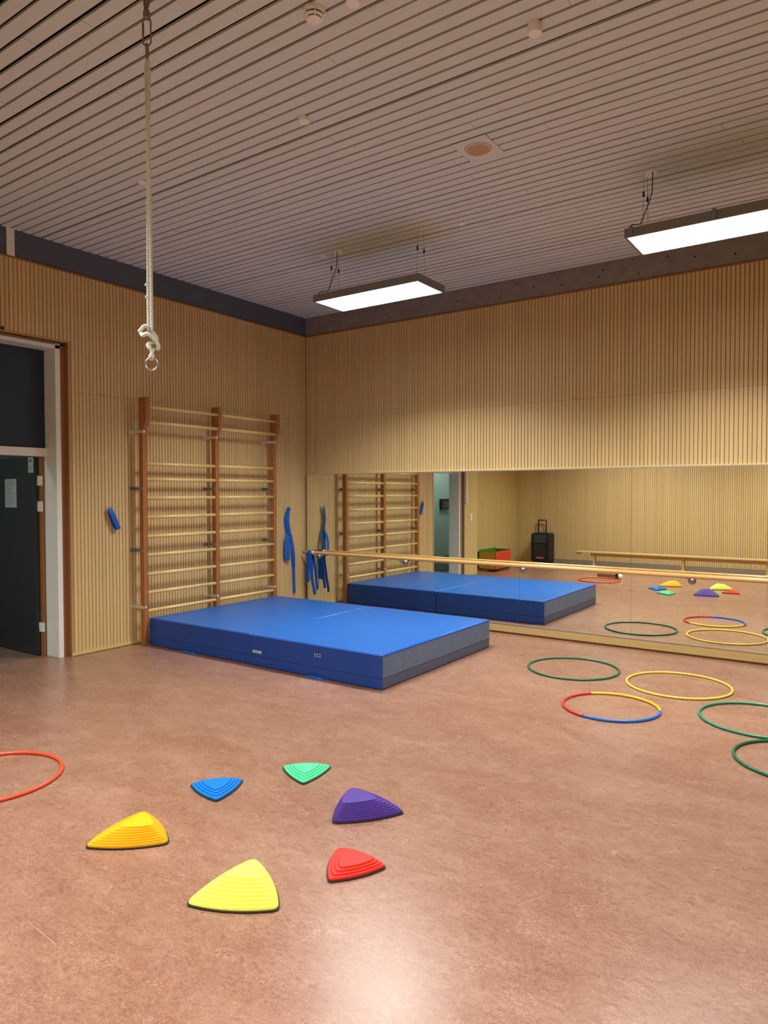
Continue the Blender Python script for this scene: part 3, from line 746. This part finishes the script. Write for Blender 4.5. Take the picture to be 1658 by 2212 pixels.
stone((3.645, -5.403), frontrot(40.4), 0.372, 0.085, (0.030, 0.050, 0.115), (1, 0, 0), 8, plastic('stone_orange', (0.84, 0.44, 0.010, 1), 0.5),
      'large golden yellow stepping stone with orange front steps', 0.029)
stone((4.386, -4.562), frontrot(52.0), 0.370, 0.085, (0.034, 0.098, 0.032), (1, 0, 0), 8, plastic('stone_purple', (0.075, 0.036, 0.27, 1), 0.5),
      'large purple stepping stone', 0.029)
stone((4.648, -4.999), frontrot(60.3), 0.266, 0.044, (0.030, 0.030, 0.050), (1, 0, 1), 4, plastic('stone_red', (0.72, 0.036, 0.024, 1), 0.5),
      'small red stepping stone', 0.022)
def pointed(front, mid, **k):
    f_ = Vector(front); m_ = Vector(mid); u = (m_-f_).normalized()     # from front corner to the middle of the back edge
    # local side 1 (right) and 2 (left) meet at the top corner (0,h): turn it towards the viewer
    side = 0.285; h = side*math.sqrt(3)/2
    base = f_+u*h
    ang_ = math.atan2(-u.y, -u.x)-PI/2
    return (base.x, base.y), ang_, side
l_, a_, s_ = pointed((3.630, -4.862), (3.437, -4.686))
stone(l_, a_, s_, 0.038, (0.036, 0.046, 0.046), (0, 1, 1), 4, plastic('stone_blue', (0.001, 0.18, 0.62, 1), 0.5), 'small blue stepping stone', 0.022)
l_, a_, s_ = pointed((3.858, -4.447), (3.700, -4.234))
stone(l_, a_, s_, 0.038, (0.036, 0.046, 0.046), (0, 1, 1), 4, plastic('stone_green', (0.08, 0.64, 0.30, 1), 0.5), 'small mint green stepping stone, farthest from the viewer', 0.018)

# ------------------------------------------------------------------ hanging rope
RX, RY = 3.50, -5.14
rp = empty('hanging_rope', (RX, RY, 2.2), 'pale rope with a steel ring hanging by a snap hook from the ceiling', 'rope')
make('ceiling_eye', MB().box(RX-0.03, RX+0.03, RY-0.03, RY+0.03, ZC-0.012, ZC)
     .tube([(RX+0.018*math.cos(t), RY, ZC-0.03+0.018*math.sin(t)) for t in [2*PI*i/20 for i in range(20)]], 0.005, 8, closed=True), M['chain'], rp)
make('swivel', MB().lathe([(0.007, 0), (0.016, 0.006), (0.018, 0.030), (0.012, 0.045), (0.008, 0.052)], (RX, RY, ZC-0.112), 18)
     .tube([(RX+0.013*math.cos(t), RY+0.004*math.sin(t), ZC-0.05+0.017*math.sin(t)) for t in [2*PI*i/20 for i in range(20)]], 0.005, 8, closed=True), M['chain'], rp)
def link(cx_, cy_, z0, z1, wd, r_, ang_):
    pts = []; hw = wd/2; n = 8
    for i in range(n+1):
        q = PI*i/n; pts.append((hw*math.cos(q), z1-hw+hw*math.sin(q)))
    for i in range(n+1):
        q = PI+PI*i/n; pts.append((hw*math.cos(q), z0+hw+hw*math.sin(q)))
    return [(cx_+a*math.cos(ang_), cy_+a*math.sin(ang_), b) for a, b in pts]
make('snap_hook', MB().tube(link(RX, RY, ZC-0.235, ZC-0.105, 0.038, 0.005, 0.55), 0.0042, 8, closed=True)
     .tube([(RX-0.016, RY-0.01, ZC-0.13), (RX-0.016, RY-0.01, ZC-0.20)], 0.005, 8), M['chain'], rp)
make('quick_link', MB().tube(link(RX, RY, ZC-0.300, ZC-0.226, 0.022, 0.004, 2.1), 0.004, 8, closed=True), M['chain'], rp)
ZT, ZK = ZC-0.292, 2.385      # top of the rope loop, top of the knot
def strand_pts(path, rad, turns, phase, n=200):
    P = [Vector(p) for p in path]
    L = [0]
    for i in range(1, len(P)): L.append(L[-1]+(P[i]-P[i-1]).length)
    out = []
    for k in range(n+1):
        s_ = L[-1]*k/n; i = 1
        while i < len(L)-1 and L[i] < s_: i += 1
        t = (s_-L[i-1])/(L[i]-L[i-1]); p = P[i-1].lerp(P[i], t); tg = (P[i]-P[i-1]).normalized()
        a = Vector((1, 0, 0)) if abs(tg.x) < 0.8 else Vector((0, 0, 1))
        u = (a-tg*a.dot(tg)).normalized(); v = tg.cross(u); q = 2*PI*turns*s_+phase
        out.append(p+u*rad*math.cos(q)+v*rad*math.sin(q))
    return out
def smoothpath(pts, m=8):
    P = [Vector(p) for p in pts]; k = len(P); out = []
    for i in range(k-1):
        p0 = P[max(i-1, 0)]; p1 = P[i]; p2 = P[i+1]; p3 = P[min(i+2, k-1)]
        for j in range(m):
            t = j/m; out.append(0.5*((2*p1)+(p2-p0)*t+(2*p0-5*p1+4*p2-p3)*t*t+(3*p1-p0-3*p2+p3)*t**3))
    out.append(P[-1]); return out
def laid(path, R, pitch=0.045, n=200):
    mb = MB()
    for j in range(3):
        mb.tube(strand_pts(path, R*0.46, 1/pitch, 2*PI*j/3, n), R*0.54, 7)
    return mb
cr, sr = math.cos(YAW), math.sin(YAW)
def rp_(a, z, b=0.0): return (RX+a*cr-b*sr, RY+a*sr+b*cr, z)      # a: sideways, b: away
main = smoothpath([rp_(0.000, ZT, 0.004), rp_(0.007, ZT-0.03), rp_(0.008, ZT-0.10), rp_(0.004, ZT-0.30), rp_(0.004, 3.2), rp_(0.0065, 2.9), rp_(0.008, 2.6), rp_(0.008, ZK)], 10)
make('main_rope', laid(main, 0.0088, 0.04, 420), M['rope'], rp)
side_ = smoothpath([rp_(0.000, ZT, 0.004), rp_(-0.007, ZT-0.03), rp_(-0.008, ZT-0.10), rp_(-0.004, ZT-0.30), rp_(-0.003, 3.2), rp_(-0.0055, 2.9), rp_(-0.008, 2.6), rp_(-0.009, ZK)], 10)
make('return_rope', laid(side_, 0.0072, 0.035, 420), M['rope'], rp)
for (a, z, r_) in ((-0.018, 2.607, 0.0065), (-0.016, 2.547, 0.0075)):
    make('knot_tail', MB().tube([rp_(-0.006, z+0.006), rp_(a, z+0.002), rp_(a-0.004, z-0.004)], [r_*0.9, r_, r_*0.6], 10), M['rope'], rp)
def lump(path, R): return laid(smoothpath(path, 6), R, 0.03, 60)
kk = MB()
for path, R in (([rp_(-0.004, 2.40, -0.004), rp_(-0.022, 2.408, -0.012), rp_(-0.040, 2.392, -0.008), rp_(-0.052, 2.384, 0.0)], 0.0095),
                ([rp_(-0.046, 2.380, 0.004), rp_(-0.030, 2.362, -0.014), rp_(-0.008, 2.368, -0.022), rp_(0.016, 2.352, -0.016), rp_(0.034, 2.328, -0.006), rp_(0.040, 2.306, 0.004), rp_(0.030, 2.300, 0.012)], 0.0105),
                ([rp_(0.006, 2.385, 0.010), rp_(0.022, 2.366, 0.010), rp_(0.026, 2.340, 0.012), rp_(0.004, 2.330, 0.006), rp_(-0.010, 2.318, -0.006), rp_(0.0, 2.300, -0.010), rp_(0.010, 2.290, -0.004)], 0.0095),
                ([rp_(-0.008, 2.325, 0.008), rp_(0.004, 2.296, -0.006), rp_(0.012, 2.276, -0.008), rp_(0.014, 2.258, 0.0), rp_(0.010, 2.250, 0.010)], 0.0082),
                ([rp_(0.016, 2.300, 0.006), rp_(0.004, 2.276, 0.002), rp_(-0.002, 2.258, 0.0), rp_(0.004, 2.248, 0.010)], 0.0078)):
    t_ = lump(path, R); kk.add(t_.v, t_.f, True)
make('knot', kk, M['rope'], rp)
rc_ = 0.030; zr = 2.226
make('ring', MB().tube([rp_(0.006+rc_*math.cos(2*PI*i/48), zr+rc_*math.sin(2*PI*i/48)) for i in range(48)], 0.0048, 10, closed=True), M['steel'], rp)['label'] = 'steel ring'

# ------------------------------------------------------------------ things seen in the mirror
bn = empty('gym_bench', (3.1, -7.50, 0), 'long low wooden gym bench along the wall opposite the mirrors', 'bench')
B0, B1, BYc, BT = 1.17, 5.10, -7.55, 0.338
make('seat', MB().box(B0, B1, BYc-0.115, BYc+0.115, BT-0.028, BT), M['bench'], bn, bevel=0.004)
make('under_beam', MB().box(B0+0.30, B1-0.30, BYc-0.02, BYc+0.02, BT-0.10, BT-0.028), M['bench'], bn, bevel=0.003)
make('end_hook', MB().prism([(B0+0.0, BT-0.028), (B0+0.10, BT-0.028), (B0+0.07, BT-0.065), (B0+0.02, BT-0.065)], 'y', BYc-0.09, BYc+0.09), M['bench'], bn)
for lx in (1.55, 3.33, 4.80):
    make('leg', MB().prism([(BYc-0.055, 0.045), (BYc+0.055, 0.045), (BYc+0.085, BT-0.028), (BYc-0.085, BT-0.028)], 'x', lx-0.018, lx+0.018)
         .box(lx-0.035, lx+0.035, BYc-0.15, BYc+0.15, 0.012, 0.050), M['bench'], bn, bevel=0.003)
    for sg in (-1, 1):
        make('rubber_foot', MB().box(lx-0.03, lx+0.03, BYc+sg*0.095, BYc+sg*0.145, 0.0, 0.014), M['rubber'], bn)

ts = empty('trolley_speaker', (0.28, -7.80, 0), 'black trolley loudspeaker with pull handle standing in the corner, seen in the mirror', 'loudspeaker')
X0, X1, Y0, Y1 = 0.07, 0.50, -7.96, -7.64
def rrect(x0, x1, z0, z1, r, n=6):
    P = []
    for cx_, cz_, a0 in ((x1-r, z0+r, -90), (x1-r, z1-r, 0), (x0+r, z1-r, 90), (x0+r, z0+r, 180)):
        for i in range(n+1):
            q = math.radians(a0+90*i/n); P.append((cx_+r*math.cos(q), cz_+r*math.sin(q)))
    return P
make('cabinet', MB().prism(rrect(X0, X1, 0.03, 0.685, 0.06), 'y', Y0, Y1), M['black'], ts, bevel=0.012)
gp = plastic('speaker_front', (0.022, 0.026, 0.034, 1), 0.35)
make('control_panel', MB().prism(rrect(X0+0.06, X1-0.06, 0.50, 0.65, 0.03), 'y', Y1, Y1+0.012), plastic('control_panel_teal', (0.03, 0.05, 0.06, 1), 0.25), ts)
make('grip_bar', MB().tube([(X0+0.06, Y1+0.012, 0.475), (X0+0.10, Y1+0.03, 0.487), (X1-0.10, Y1+0.03, 0.487), (X1-0.06, Y1+0.012, 0.475)], 0.012, 8), plastic('grip_grey', (0.07, 0.08, 0.08, 1)), ts)
make('speaker_grille', MB().prism(rrect(X0+0.08, X1-0.08, 0.11, 0.45, 0.05), 'y', Y1, Y1+0.016), gp, ts, bevel=0.004)
bd = make('badge', MB().box(0.205, 0.375, Y1+0.016, Y1+0.020, 0.115, 0.147), M['redlogo'], ts)
lt = MB()
for k in range(7):
    lt.box(0.216+k*0.021, 0.229+k*0.021, Y1+0.020, Y1+0.0215, 0.122, 0.139)
make('lettering', lt, plastic('badge_pale', (0.60, 0.30, 0.32, 1)), bd)
make('pull_handle', MB().tube([(0.135, Y0+0.04, 0.66), (0.135, Y0+0.04, 0.955), (0.145, Y0+0.04, 0.965), (0.310, Y0+0.04, 0.965), (0.320, Y0+0.04, 0.955), (0.320, Y0+0.04, 0.66)], 0.013, 8), M['black'], ts)
for wx_ in (X0+0.03, X1-0.03):
    make('wheel', MB().lathe([(0.045, -0.015), (0.05, -0.01), (0.05, 0.01), (0.045, 0.015)], (wx_, Y0+0.06, 0.05), 24, 'x'), M['rubber'], ts)
make('foot', MB().box(X0+0.06, X1-0.06, Y1-0.06, Y1-0.02, 0.0, 0.035), M['rubber'], ts)

bx = empty('toy_trolley', (0.02, -5.90, 0), 'low box on castors with yellow, red and green sides near the doorway', 'box')
A0, A1, C0, C1, T0, T1 = -0.155, 0.205, -6.28, -5.53, 0.055, 0.405
make('yellow_side', MB().box(A0, A1-0.012, C1-0.012, C1, T0, T1-0.02), plastic('box_yellow', (0.50, 0.30, 0.02, 1)), bx, bevel=0.002)
make('red_side', MB().box(A1-0.012, A1, C0, C1, T0, T1), plastic('box_red', (0.60, 0.05, 0.025, 1)), bx, bevel=0.002)
make('green_side', MB().box(A0, A0+0.012, C0, C1-0.012, T0, T1+0.03), plastic('box_green', (0.08, 0.22, 0.02, 1)), bx, bevel=0.002)
make('far_side', MB().box(A0+0.012, A1-0.012, C0, C0+0.012, T0, T1+0.01), plastic('box_green', (0.08, 0.22, 0.02, 1)), bx, bevel=0.002)
make('floor_board', MB().box(A0+0.012, A1-0.012, C0+0.012, C1-0.012, T0, T0+0.012), M['bench'], bx)
make('corner_post', MB().box(A1-0.004, A1+0.004, C1-0.004, C1+0.004, T0, T1-0.01).box(A0-0.03, A0-0.001, C1-0.04, C1+0.004, T0, T1-0.01), M['black'], bx)
make('base_frame', MB().box(A0, A1, C0, C1, 0.032, T0-0.001), M['black'], bx)
for cx_, cy_ in ((A0+0.04, C1-0.05), (A1-0.04, C1-0.05), (A1-0.04, C0+0.05), (A0+0.04, C0+0.05)):
    make('castor', MB().lathe([(0.014, -0.008), (0.017, -0.004), (0.017, 0.004), (0.014, 0.008)], (cx_, cy_, 0.017), 16, 'x'), M['rubber'], bx)

wk = empty('wooden_block', (2.40, -5.80, 0), 'short brown wooden block with black end and white cap beside the orange hoop', 'block')
make('beam', MB().box(2.185, 2.525, -5.86, -5.77, 0.0, 0.085), wood('block_brown', (0.26, 0.13, 0.07, 1), 0.4, grain=(0.6, 8, 8)), wk, bevel=0.004)
make('black_end', MB().box(2.525, 2.565, -5.865, -5.765, 0.0, 0.095), M['black'], wk, bevel=0.003)
make('white_cap', MB().lathe([(0.020, 2.565), (0.046, 2.575), (0.046, 2.60), (0.030, 2.63), (0.012, 2.64)], (0, -5.815, 0.046), 20, 'x'), M['capwhite'], wk)
